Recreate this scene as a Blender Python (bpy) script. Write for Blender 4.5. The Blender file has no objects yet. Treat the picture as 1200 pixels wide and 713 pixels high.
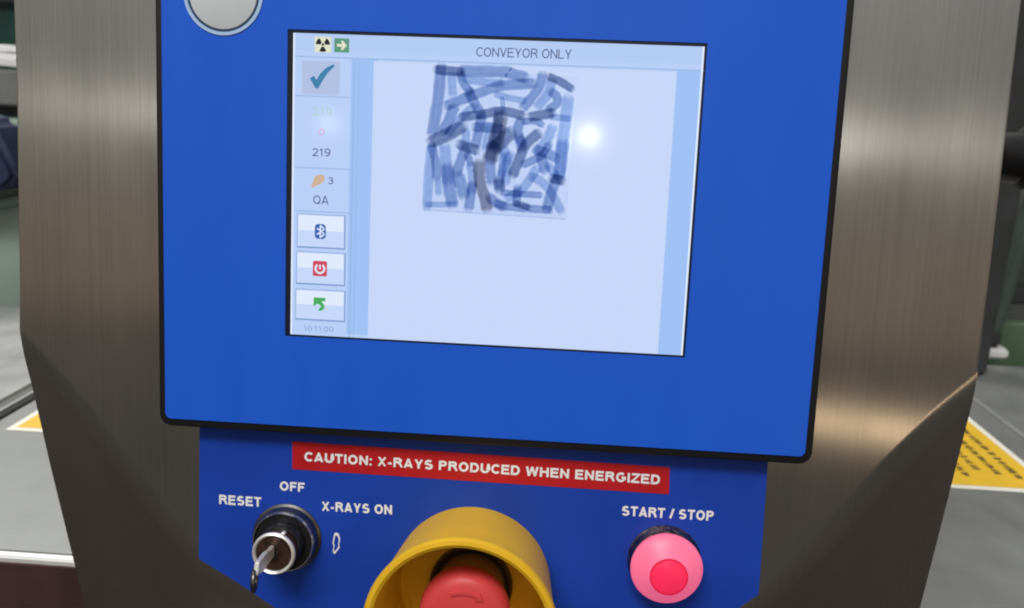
import bpy, bmesh, math, random
from mathutils import Vector, Matrix
random.seed(4)
# measured outlines: millimetres in the plane of the panel, origin at the display's top left corner, x right, z up
D = {'badge': (-29.79, 14.76),
 'cam': {'F': 959.138, 'R': [(0.997197, 0.065652, 0.035885), (0.051408, -0.252736, -0.966169), (-0.054361, 0.965305, -0.255402)], 'loc': (115.531, -352.781, -18.899)},
 'check': [(7.21, -18.31), (9.02, -17.2), (10.14, -18.91), (11.56, -16.41), (14.06, -13.88), (17.3, -12.21), (17.68, -13.06), (14.82, -15.95), (12.69, -19.16),
           (10.91, -22.38), (9.82, -22.42)],
 'chip': [(19.1, -220.67), (20.69, -220.56), (21.52, -222.55), (21.75, -224.18), (21.18, -225.87), (21.61, -227.49), (20.44, -229.22), (19.27, -230.96), (18.25, -229.79),
          (18.81, -227.27), (18.19, -225.67), (18.54, -223.17)],
 'dividers': [((1.09, -25.54), (24.43, -25.39)), ((1.4, -55.4), (25.0, -55.13)), ((1.6, -73.84), (25.36, -73.5)), ((0.92, -9.47), (170.5, -8.11))],
 'estop_base': (83.29, -239.83),
 'face_black': [(-59.11, 11.47), (-59.59, -165.08), (-54.17, -172.41), (222.49, -172.46), (228.12, -162.83), (228.35, 20.11)],
 'film': [(60.47, -11.23), (119.4, -13.99), (117.35, -72.22), (57.3, -70.98)],
 'hand': [(8.53, -63.02), (9.25, -61.19), (9.96, -58.99), (12.16, -58.0), (14.01, -58.46), (14.41, -60.24), (12.59, -62.12), (10.38, -62.94), (9.29, -64.07)],
 'housing_front': [(-125.9, 67.29), (-126.72, 11.32), (-126.61, -24.83), (-127.29, -61.95), (-128.18, -111.71), (-128.5, -133.28), (-127.94, -140.78), (-116.58, -153.28),
                   (-101.61, -170.07), (-83.0, -194.11), (-59.34, -223.06), (-45.16, -239.19), (-17.79, -258.25), (31.49, -289.39), (88.97, -314.83), (136.61, -306.4),
                   (170.43, -280.18), (199.6, -255.78), (213.42, -242.42), (225.83, -228.11), (237.0, -214.47), (250.78, -194.91), (266.94, -172.82), (282.94, -152.68),
                   (296.66, -137.53), (297.05, -115.95), (297.29, -90.36), (297.1, -61.71), (297.12, -29.5), (296.87, -7.21), (296.85, 24.05), (295.21, 76.09)],
 'icons': {'arrow': (20.6, -4.48), 'bt': (12.7, -82.28), 'pw': (12.75, -98.29), 'ret': (12.78, -113.74), 'trefoil': (12.65, -4.39)},
 'key_base': (-3.04, -224.12),
 'knob': (308.66, -36.14, -17.16),
 'plate_text': [('RESET', (-35.23, -210.43), (-15.37, -210.44), 4.51), ('OFF', (-6.79, -201.99), (4.79, -202.03), 4.35),
                ('X-RAYS ON', (12.97, -210.44), (45.52, -210.02), 4.48), ('START / STOP', (149.5, -203.36), (190.19, -203.12), 4.57)],
 'sideL': [(-127.94, -166.29, -15.97), (-127.94, -206.34, -27.22), (-127.94, -292.22, -53.0), (-127.94, -345.11, -69.32)],
 'sideR': [(296.66, -161.52, -13.67), (296.66, -191.99, -20.86), (296.66, -250.55, -34.89), (296.66, -290.25, -44.62)],
 'start_base': (169.69, -222.9),
 'sticker': [(-44.31, -172.16), (-45.01, -237.78), (-25.86, -248.57), (-8.3, -259.5), (31.41, -281.5), (88.57, -303.83), (136.01, -295.55), (169.77, -270.83),
             (204.3, -243.36), (212.84, -236.21), (211.85, -173.93), (211.9, -170.05)],
 'strip': [(-1.1, -178.42), (169.27, -179.69), (169.81, -192.05), (-0.97, -191.47)],
 'strip_text': [('CAUTION: X-RAYS PRODUCED WHEN ENERGIZED', (4.51, -187.32), (165.45, -187.81), 4.38)],
 'strokes': [(3.66, 'm', [(62.52, -12.14), (61.82, -24.32), (59.77, -38.89)]), (3.05, 'd', [(61.04, -12.91), (66.06, -13.22), (71.33, -13.52)]),
             (3.45, 'm', [(71.56, -13.03), (88.65, -12.91), (91.09, -13.17), (97.61, -14.77)]), (2.64, 'l', [(67.11, -14.4), (67.9, -22.63)]),
             (2.64, 'm', [(70.59, -13.79), (72.25, -18.09), (75.37, -21.38)]), (2.44, 'l', [(72.18, -16.16), (83.22, -17.46), (88.28, -17.28)]),
             (3.15, 'm', [(65.55, -27.36), (74.95, -23.35), (85.29, -19.32), (90.31, -18.17), (101.19, -17.06)]),
             (3.35, 'm', [(68.59, -27.98), (66.75, -32.95), (64.15, -38.22)]), (4.06, 'd', [(59.73, -42.6), (65.96, -39.38), (72.39, -35.68)]),
             (3.15, 'm', [(74.37, -21.42), (77.58, -26.66), (80.26, -30.96)]), (2.84, 'd', [(72.25, -31.76), (81.73, -30.17), (88.68, -28.69), (97.33, -30.31)]),
             (2.54, 'l', [(66.45, -38.87), (71.76, -32.27), (77.1, -27.17)]), (3.15, 'm', [(80.28, -31.45), (79.47, -36.39), (78.21, -42.99)]),
             (3.15, 'm', [(77.93, -35.71), (83.96, -35.72), (88.49, -36.04)]), (4.57, 'b', [(88.31, -31.63), (86.72, -41.52), (84.49, -48.61)]),
             (1.52, 'l', [(88.54, -23.33), (89.39, -29.15)]), (3.05, 'm', [(104.74, -13.55), (103.73, -18.41), (100.02, -23.88), (97.67, -26.89)]),
             (2.44, 'd', [(107.73, -14.17), (112.27, -15.94), (117.1, -18.66)]), (3.05, 'l', [(108.8, -15.82), (107.34, -21.19), (103.61, -26.18)]),
             (2.79, 'm', [(108.78, -20.17), (111.1, -22.02), (111.25, -24.92), (108.14, -27.22)]), (3.05, 'd', [(100.84, -30.66), (105.28, -29.76), (109.7, -28.62)]),
             (2.03, 'l', [(109.29, -30.34), (116.76, -30.79)]), (3.66, 'l', [(115.84, -22.81), (115.34, -32.06), (114.34, -41.54), (114.0, -54.32)]),
             (3.66, 'l', [(114.81, -40.97), (114.42, -47.87), (113.75, -54.33)]), (2.03, 'l', [(98.05, -24.2), (91.03, -23.24), (85.98, -21.97)]),
             (2.13, 'm', [(97.94, -32.73), (102.41, -32.31), (105.72, -33.65)]), (3.05, 'm', [(96.67, -32.29), (95.62, -36.74), (98.13, -42.19)]),
             (3.25, 'd', [(104.15, -37.38), (99.37, -42.0), (96.66, -48.61), (94.42, -54.65)]), (3.15, 'l', [(110.0, -34.71), (107.79, -40.18), (104.01, -44.85)]),
             (4.32, 'd', [(92.65, -37.35), (89.29, -40.92), (86.32, -44.09)]), (3.05, 'm', [(87.29, -29.23), (87.12, -37.07), (86.41, -44.08)]),
             (3.05, 'l', [(59.54, -44.67), (58.91, -56.66), (58.55, -69.75)]), (2.79, 'm', [(59.78, -44.17), (61.8, -51.54), (62.23, -57.02)]),
             (2.13, 'l', [(62.77, -58.0), (63.32, -63.74)]), (3.55, 'l', [(65.37, -44.44), (66.17, -52.86), (67.13, -58.81)]),
             (3.96, 'm', [(66.67, -52.83), (67.71, -60.79), (69.23, -67.76)]), (3.25, 'd', [(71.66, -43.19), (75.23, -44.29), (78.55, -45.14)]),
             (3.15, 'm', [(74.23, -44.57), (71.93, -50.62), (70.57, -55.16)]), (3.81, 'm', [(71.36, -56.13), (72.78, -60.07), (74.19, -64.02)]),
             (2.79, 'l', [(76.26, -51.44), (77.44, -55.87), (77.44, -62.37)]), (3.15, 'm', [(77.58, -59.36), (77.01, -64.4), (76.43, -69.2)]),
             (3.66, 'b', [(80.02, -50.54), (80.56, -57.74), (83.14, -65.13), (84.06, -69.11)]), (3.35, 'm', [(85.23, -42.15), (84.57, -50.59), (85.64, -58.02)]),
             (2.28, 'm', [(74.83, -47.03), (76.5, -50.93)]), (2.54, 'l', [(90.09, -46.4), (89.76, -53.86), (89.0, -59.87)]),
             (1.83, 'l', [(58.52, -68.74), (64.91, -68.46), (71.02, -67.93)]), (3.15, 'm', [(84.89, -64.55), (88.29, -66.91), (91.03, -68.3)]),
             (3.05, 'm', [(96.24, -39.25), (97.71, -44.12)]), (3.15, 'm', [(103.73, -44.12), (108.03, -45.18), (111.87, -46.99)]),
             (2.54, 'm', [(98.75, -50.25), (103.17, -48.09), (106.56, -45.73), (108.86, -41.7)]), (3.35, 'm', [(105.87, -46.99), (107.89, -52.35)]),
             (2.79, 'l', [(93.04, -46.28), (90.74, -51.33), (89.63, -54.86)]), (3.55, 'd', [(88.73, -57.39), (89.13, -60.86)]),
             (2.13, 'm', [(90.2, -62.32), (95.27, -62.5), (106.38, -62.71)]), (2.84, 'l', [(92.33, -64.73), (98.71, -60.45), (104.34, -51.75)]),
             (2.84, 'l', [(102.5, -55.3), (106.61, -57.12), (110.85, -61.42), (115.25, -68.72)]), (3.35, 'm', [(112.58, -55.87), (110.87, -61.91), (109.43, -68.23)]),
             (3.05, 'd', [(111.06, -55.54), (115.11, -56.36)]), (2.54, 'm', [(87.87, -66.93), (92.99, -68.11), (102.63, -68.53), (110.71, -68.67)]),
             (2.13, 'd', [(95.96, -66.57), (101.59, -67.93)]), (2.79, 'm', [(96.68, -60.04), (96.46, -66.55)]), (2.54, 'l', [(108.78, -50.08), (113.03, -54.86)]),
             (3.05, 'l', [(89.92, -43.94), (91.64, -48.81), (91.53, -57.76)]), (3.05, 'l', [(83.94, -35.23), (83.2, -41.66), (82.8, -44.23)]),
             (2.54, 'l', [(73.97, -37.59), (74.18, -43.01)])],
 'ui': {'arrow_tile': (17.49, -7.31, 23.73, -1.65),
        'bt': (9.86, -85.63, 15.54, -78.94),
        'button0': (2.73, -88.94, 23.05, -75.25),
        'button1': (2.54, -104.81, 23.34, -91.4),
        'button2': (2.34, -120.48, 23.63, -107.73),
        'check_tile': (3.85, -24.85, 20.06, -11.11),
        'gutter': (24.85, -126.2, 36.16, -9.35),
        'header': (0.09, -7.09, 170.42, -0.14),
        'left_column': (0.19, -125.96, 26.74, -10.19),
        'main': (34.25, -128.0, 159.79, -10.41),
        'pw': (9.7, -101.83, 16.17, -94.74),
        'ret': (9.91, -117.15, 15.66, -110.33),
        'right_gutter': (159.72, -127.44, 169.87, -9.5),
        'trefoil_tile': (9.16, -7.56, 16.14, -1.23)},
 'ui_text': [('CONVEYOR ONLY', (77.06, -7.05), (116.38, -6.74), 3.76, 'dark'), ('219', (8.69, -33.54), (16.92, -33.41), 3.17, 'green'),
             ('0', (11.19, -41.6), (13.76, -41.67), 2.84, 'pink'), ('219', (8.73, -50.43), (16.65, -50.29), 3.21, 'dark'),
             ('3', (15.73, -61.99), (18.13, -61.89), 2.88, 'dark'), ('QA', (9.37, -70.59), (16.05, -70.65), 3.63, 'dark'),
             ('10:11:00', (5.95, -125.95), (19.19, -125.8), 2.45, 'faint')]}

scn = bpy.context.scene
COL = scn.collection
BASE_Z = 1.35                       # height of the panel origin (top left corner of the display) above the floor
TILT = math.radians(7.5)            # the panel leans back

# ------------------------------------------------------------------ camera
cam_d = bpy.data.cameras.new('camera'); cam = bpy.data.objects.new('camera', cam_d); COL.objects.link(cam)
r, d, f = [Vector(v) for v in D['cam']['R']]
m = Matrix((r, -d, -f)).transposed().to_4x4()
m.translation = Vector(D['cam']['loc']) / 1000 + Vector((0, 0, BASE_Z))
cam.matrix_world = m
cam_d.sensor_width = 36; cam_d.lens = 36 * D['cam']['F'] / 1200
cam_d.clip_start = .01; cam_d.clip_end = 200
cam_d.dof.use_dof = True; cam_d.dof.focus_distance = .35; cam_d.dof.aperture_fstop = 13
scn.camera = cam
scn.render.engine = 'CYCLES'
scn.cycles.transparent_max_bounces = 32
scn.cycles.filter_width = 2.0
scn.view_settings.view_transform = 'Standard'; scn.view_settings.look = 'None'
scn.view_settings.exposure = 0; scn.view_settings.gamma = 1

# ------------------------------------------------------------------ world: the dim, even glow of a factory hall
w = bpy.data.worlds.new('World'); scn.world = w; w.use_nodes = True
nt = w.node_tree; nt.nodes.clear()
out = nt.nodes.new('ShaderNodeOutputWorld'); bg = nt.nodes.new('ShaderNodeBackground')
tc = nt.nodes.new('ShaderNodeTexCoord'); sp = nt.nodes.new('ShaderNodeSeparateXYZ')
mr = nt.nodes.new('ShaderNodeMapRange'); cr = nt.nodes.new('ShaderNodeValToRGB')
nt.links.new(tc.outputs['Generated'], sp.inputs[0]); nt.links.new(sp.outputs['Z'], mr.inputs['Value'])
mr.inputs['From Min'].default_value = -.05; mr.inputs['From Max'].default_value = .6
nt.links.new(mr.outputs[0], cr.inputs[0])
e = cr.color_ramp.elements
e[0].position = 0; e[0].color = (.25, .185, .14, 1)
e[1].position = 1; e[1].color = (.50, .50, .49, 1)
x = e.new(.35); x.color = (.215, .205, .18, 1)
x = e.new(.62); x.color = (.35, .35, .345, 1)
nt.links.new(cr.outputs[0], bg.inputs['Color']); bg.inputs['Strength'].default_value = 1.0
nt.links.new(bg.outputs[0], out.inputs[0])

def lamp(name, kind, loc, energy, color=(1, 1, 1), **kw):
    l = bpy.data.lights.new(name, kind); l.energy = energy; l.color = color
    for k, v in kw.items(): setattr(l, k, v)
    o = bpy.data.objects.new(name, l); COL.objects.link(o); o.location = loc
    return o
def aim(o, p): o.rotation_euler = (Vector(p) - o.location).to_track_quat('-Z', 'Y').to_euler()
P0 = Vector((.09, 0, BASE_Z))
# hall lamps hanging behind the photographer; two of them glint in the display
lamp('high_bay_lamp', 'POINT', Vector((.125, 0, BASE_Z - .037)) + 9 * Vector((.028, -.9779, .2074)), 62, (1, .97, .92), shadow_soft_size=.09)
lamp('high_bay_lamp', 'POINT', Vector((.0155, 0, BASE_Z - .037)) + 9 * Vector((-.2759, -.9397, .2020)), 15, (1, .97, .92), shadow_soft_size=.09)
a = lamp('overhead_light', 'AREA', (-.6, -2.0, BASE_Z + 2.9), 105, (1, .975, .94), size=2.2, shape='RECTANGLE', size_y=.7); aim(a, P0)
a = lamp('overhead_light', 'AREA', (-1.7, 2.0, BASE_Z + 2.4), 55, (1, .98, .95), size=1.6, shape='RECTANGLE', size_y=.6); aim(a, (0.1, .4, BASE_Z - .3))  # area light added at back left to brighten the side cover

# unseen warm lamp put in low at right for the warm streak; it glints in the lower part of the brushed front
lamp('low_warm_lamp', 'POINT', (1.22, -2.5, BASE_Z - .46), 2.8, (1, .72, .45), shadow_soft_size=.04)

# ------------------------------------------------------------------ helpers
def lin(c):
    c = c / 255
    return c / 12.92 if c <= .04045 else ((c + .055) / 1.055) ** 2.4
def rgb(r, g, b): return (lin(r), lin(g), lin(b), 1)

def material(name, col, rough=.5, metal=0, emit=None, es=1.0, spec=.5, coat=0, noise=0, nscale=40, bump=0, bscale=300, stretch=(1, 1, 1)):
    m = bpy.data.materials.new(name); m.use_nodes = True
    n = m.node_tree; p = n.nodes['Principled BSDF']
    p.inputs['Base Color'].default_value = col if len(col) == 4 else (*col, 1)
    p.inputs['Roughness'].default_value = rough; p.inputs['Metallic'].default_value = metal
    p.inputs['Specular IOR Level'].default_value = spec; p.inputs['Coat Weight'].default_value = coat
    p.inputs['Coat Roughness'].default_value = .08
    if emit:
        p.inputs['Emission Color'].default_value = emit if len(emit) == 4 else (*emit, 1)
        p.inputs['Emission Strength'].default_value = es
    if noise or bump:
        t = n.nodes.new('ShaderNodeTexCoord'); mp = n.nodes.new('ShaderNodeMapping'); mp.inputs['Scale'].default_value = stretch
        n.links.new(t.outputs['Object'], mp.inputs[0])
    if noise:
        nz = n.nodes.new('ShaderNodeTexNoise'); nz.inputs['Scale'].default_value = nscale; nz.inputs['Detail'].default_value = 6
        n.links.new(mp.outputs[0], nz.inputs['Vector'])
        r1 = n.nodes.new('ShaderNodeMapRange'); r1.inputs['From Min'].default_value = .3; r1.inputs['From Max'].default_value = .7
        r1.inputs['To Min'].default_value = 1 - noise; r1.inputs['To Max'].default_value = 1 + noise
        n.links.new(nz.outputs['Fac'], r1.inputs['Value'])
        hs = n.nodes.new('ShaderNodeHueSaturation'); hs.inputs['Color'].default_value = p.inputs['Base Color'].default_value
        n.links.new(r1.outputs[0], hs.inputs['Value']); n.links.new(hs.outputs[0], p.inputs['Base Color'])
        r2 = n.nodes.new('ShaderNodeMapRange'); r2.inputs['To Min'].default_value = max(.02, rough - .08); r2.inputs['To Max'].default_value = rough + .08
        n.links.new(nz.outputs['Fac'], r2.inputs['Value']); n.links.new(r2.outputs[0], p.inputs['Roughness'])
    if bump:
        nb = n.nodes.new('ShaderNodeTexNoise'); nb.inputs['Scale'].default_value = bscale; nb.inputs['Detail'].default_value = 3
        n.links.new(mp.outputs[0], nb.inputs['Vector'])
        b = n.nodes.new('ShaderNodeBump'); b.inputs['Strength'].default_value = bump; b.inputs['Distance'].default_value = .001
        n.links.new(nb.outputs['Fac'], b.inputs['Height']); n.links.new(b.outputs[0], p.inputs['Normal'])
    return m

def brushed(name, base, rough, aniso, grain=(900, 900, 6), tangent=(1, 0, 0), streak=.18, blotch=.10, rv=(.8, 1.25), metal=1.0):
    """stainless sheet: fine parallel scratches (object space), soft blotches of handling marks"""
    m = material(name, base, rough, metal); n = m.node_tree; p = n.nodes['Principled BSDF']
    t = n.nodes.new('ShaderNodeTexCoord'); mp = n.nodes.new('ShaderNodeMapping'); mp.inputs['Scale'].default_value = grain
    n.links.new(t.outputs['Object'], mp.inputs[0])
    nz = n.nodes.new('ShaderNodeTexNoise'); nz.inputs['Scale'].default_value = 1; nz.inputs['Detail'].default_value = 5; nz.inputs['Roughness'].default_value = .65
    n.links.new(mp.outputs[0], nz.inputs['Vector'])
    bl = n.nodes.new('ShaderNodeTexNoise'); bl.inputs['Scale'].default_value = 22; bl.inputs['Detail'].default_value = 6
    mp2 = n.nodes.new('ShaderNodeMapping'); mp2.inputs['Scale'].default_value = (1.6, 1, .6)
    n.links.new(t.outputs['Object'], mp2.inputs[0]); n.links.new(mp2.outputs[0], bl.inputs['Vector'])
    def rng(src, lo, hi):
        r_ = n.nodes.new('ShaderNodeMapRange'); r_.inputs['From Min'].default_value = .25; r_.inputs['From Max'].default_value = .75
        r_.inputs['To Min'].default_value = lo; r_.inputs['To Max'].default_value = hi; n.links.new(src, r_.inputs['Value']); return r_.outputs[0]
    mul = n.nodes.new('ShaderNodeMath'); mul.operation = 'MULTIPLY'
    n.links.new(rng(nz.outputs['Fac'], 1 - streak, 1 + streak), mul.inputs[0]); n.links.new(rng(bl.outputs['Fac'], 1 - blotch, 1 + blotch), mul.inputs[1])
    hs = n.nodes.new('ShaderNodeHueSaturation'); hs.inputs['Color'].default_value = (*base, 1)
    n.links.new(mul.outputs[0], hs.inputs['Value']); n.links.new(hs.outputs[0], p.inputs['Base Color'])
    ad = n.nodes.new('ShaderNodeMath'); ad.operation = 'MULTIPLY'; ad.inputs[1].default_value = rough
    n.links.new(rng(bl.outputs['Fac'], rv[0], rv[1]), ad.inputs[0]); n.links.new(ad.outputs[0], p.inputs['Roughness'])
    p.inputs['Anisotropic'].default_value = aniso
    cx = n.nodes.new('ShaderNodeCombineXYZ')
    for i in range(3): cx.inputs[i].default_value = tangent[i]
    n.links.new(cx.outputs[0], p.inputs['Tangent'])
    b = n.nodes.new('ShaderNodeBump'); b.inputs['Strength'].default_value = .10; b.inputs['Distance'].default_value = .0003
    n.links.new(nz.outputs['Fac'], b.inputs['Height']); n.links.new(b.outputs[0], p.inputs['Normal'])
    return m

def obj(name, me, mat=None, parent=None, label=None, kind=None):
    o = bpy.data.objects.new(name, me); COL.objects.link(o)
    if parent: o.parent = parent
    if mat and not me.materials: me.materials.append(mat)
    if label: o['label'] = label
    if kind: o['kind'] = kind
    return o
def thing(name, label, cat, loc=(0, 0, 0), rot=(0, 0, 0), group=None):
    o = bpy.data.objects.new(name, None); COL.objects.link(o); o.empty_display_size = .05
    o.location = loc; o.rotation_euler = rot; o['label'] = label; o['category'] = cat
    if group: o['group'] = group
    return o
def tag(o, label, cat, group=None):
    o['label'] = label; o['category'] = cat
    if group: o['group'] = group
    return o
def fin(bm, name, smooth=False, ang=None):
    bmesh.ops.recalc_face_normals(bm, faces=bm.faces)
    me = bpy.data.meshes.new(name); bm.to_mesh(me); bm.free()
    if smooth:
        for p in me.polygons: p.use_smooth = True
        if ang: me.set_sharp_from_angle(angle=math.radians(ang))
    return me
# panel coordinates in mm: (x right, z up, w out of the panel) -> local metres
def L(x, z, w=0): return Vector((x / 1000, -w / 1000, z / 1000))

def prism(pts, w0, w1, name='sheet', bev=0, seg=2):
    """flat outline (mm, panel plane) thickened from w0 to w1"""
    bm = bmesh.new()
    a = [bm.verts.new(L(x, z, w0)) for x, z in pts]; b = [bm.verts.new(L(x, z, w1)) for x, z in pts]
    n = len(pts); bm.faces.new(a); bm.faces.new(b[::-1])
    for i in range(n): bm.faces.new((a[i], b[i], b[(i + 1) % n], a[(i + 1) % n]))
    if bev:
        bmesh.ops.recalc_face_normals(bm, faces=bm.faces)
        es = [e for e in bm.edges if abs(e.verts[0].co.y + w1 / 1000) < 1e-6 and abs(e.verts[1].co.y + w1 / 1000) < 1e-6]
        bmesh.ops.bevel(bm, geom=es, offset=bev / 1000, segments=seg, affect='EDGES', profile=.5)
    return fin(bm, name, bool(bev), 40)
def rrect(x0, z0, x1, z1, r, n=6):
    P = []
    for cx, cz, a0 in ((x1 - r, z1 - r, 0), (x0 + r, z1 - r, 90), (x0 + r, z0 + r, 180), (x1 - r, z0 + r, 270)):
        for k in range(n + 1):
            a = math.radians(a0 + 90 * k / n); P.append((cx + r * math.cos(a), cz + r * math.sin(a)))
    return P
def rect(x0, z0, x1, z1): return [(x0, z0), (x1, z0), (x1, z1), (x0, z1)]
def frame(outer, inner, w0, w1, name='frame'):
    """rectangular ring; outer and inner outlines with the same number of points"""
    bm = bmesh.new(); n = len(outer)
    V = [[bm.verts.new(L(x, z, w)) for x, z in P] for P, w in ((outer, w0), (outer, w1), (inner, w1), (inner, w0))]
    for k in range(4):
        A, B = V[k], V[(k + 1) % 4]
        for i in range(n): bm.faces.new((A[i], A[(i + 1) % n], B[(i + 1) % n], B[i]))
    return fin(bm, name)
def lathe(prof, c, seg=64, name='turned', a0=0):
    """profile of (radius, w) in mm turned about the panel normal at c"""
    bm = bmesh.new(); rings = []
    for r_, w_ in prof:
        if r_ < 1e-6: rings.append([bm.verts.new(L(c[0], c[1], w_))])
        else: rings.append([bm.verts.new(L(c[0] + r_ * math.cos(2 * math.pi * k / seg), c[1] + r_ * math.sin(2 * math.pi * k / seg), w_)) for k in range(seg)])
    for A, B in zip(rings, rings[1:]):
        for k in range(seg):
            k2 = (k + 1) % seg
            if len(A) == 1 and len(B) > 1: bm.faces.new((A[0], B[k], B[k2]))
            elif len(B) == 1 and len(A) > 1: bm.faces.new((A[k], B[0], A[k2]))
            elif len(A) > 1: bm.faces.new((A[k], B[k], B[k2], A[k2]))
    return fin(bm, name, True, 35)
def ribbon(pts, width, w, name='stroke', taper=.25, sub=6, jit=.05, soft=False):
    """a broad pen stroke: smooth centre line, slightly uneven width, round ends"""
    P = [Vector((a, b)) for a, b in pts]
    if len(P) > 2:
        Q = []
        for i in range(len(P) - 1):
            p0 = P[max(i - 1, 0)]; p1 = P[i]; p2 = P[i + 1]; p3 = P[min(i + 2, len(P) - 1)]
            for k in range(sub):
                t = k / sub
                Q.append(.5 * ((2 * p1) + (p2 - p0) * t + (2 * p0 - 5 * p1 + 4 * p2 - p3) * t * t + (3 * p1 - p0 - 3 * p2 + p3) * t ** 3))
        Q.append(P[-1]); P = Q
    else:
        P = [P[0].lerp(P[1], k / 6) for k in range(7)]
    left, right = [], []
    n = len(P)
    for i, p in enumerate(P):
        t = (P[min(i + 1, n - 1)] - P[max(i - 1, 0)]).normalized(); nn = Vector((-t.y, t.x))
        h = width / 2 * (1 + random.uniform(-jit, jit))
        left.append(p + nn * h); right.append(p - nn * h)
    def cap(p, t, s):
        nn = Vector((-t.y, t.x)); R_ = []
        for k in range(1, 5):
            a = math.pi * k / 5; R_.append(p + nn * (width / 2 * math.cos(a)) * s + t * (width * taper * math.sin(a)) * s)
        return R_
    t1 = (P[-1] - P[-2]).normalized(); t0 = (P[1] - P[0]).normalized()
    out_ = left + cap(P[-1], t1, 1) + right[::-1] + cap(P[0], t0, -1)
    bm = bmesh.new()
    lay = bm.verts.layers.float.new('ink')
    full_l = [P[0] - t0 * width * .5] + P + [P[-1] + t1 * width * .5]
    nl = len(full_l); rows = []
    for i, p in enumerate(full_l):
        t = (full_l[min(i + 1, nl - 1)] - full_l[max(i - 1, 0)]).normalized(); nn = Vector((-t.y, t.x))
        endf = 0.0 if i in (0, nl - 1) else 1.0
        h = width / 2 * (1 + random.uniform(-jit, jit)) * (.62 if endf == 0 else 1); row = []
        for u, ink in ((1.12, 0), (.86, .8), (.5, .92), (0, .84), (-.5, .95), (-.86, .8), (-1.12, 0)):
            q = p + nn * h * u; v = bm.verts.new(L(q.x, q.y, w)); v[lay] = ink * (endf if soft else 1) if soft else 1.0; row.append(v)
        rows.append(row)
    for A_, B_ in zip(rows, rows[1:]):
        for k in range(6): bm.faces.new((A_[k], A_[k + 1], B_[k + 1], B_[k]))
    me = fin(bm, name); return me
def arc(cx, cy, rx, ry, a0, a1, n=9):
    return [(cx + rx * math.cos(math.radians(a0 + (a1 - a0) * k / n)), cy + ry * math.sin(math.radians(a0 + (a1 - a0) * k / n))) for k in range(n + 1)]
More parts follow.
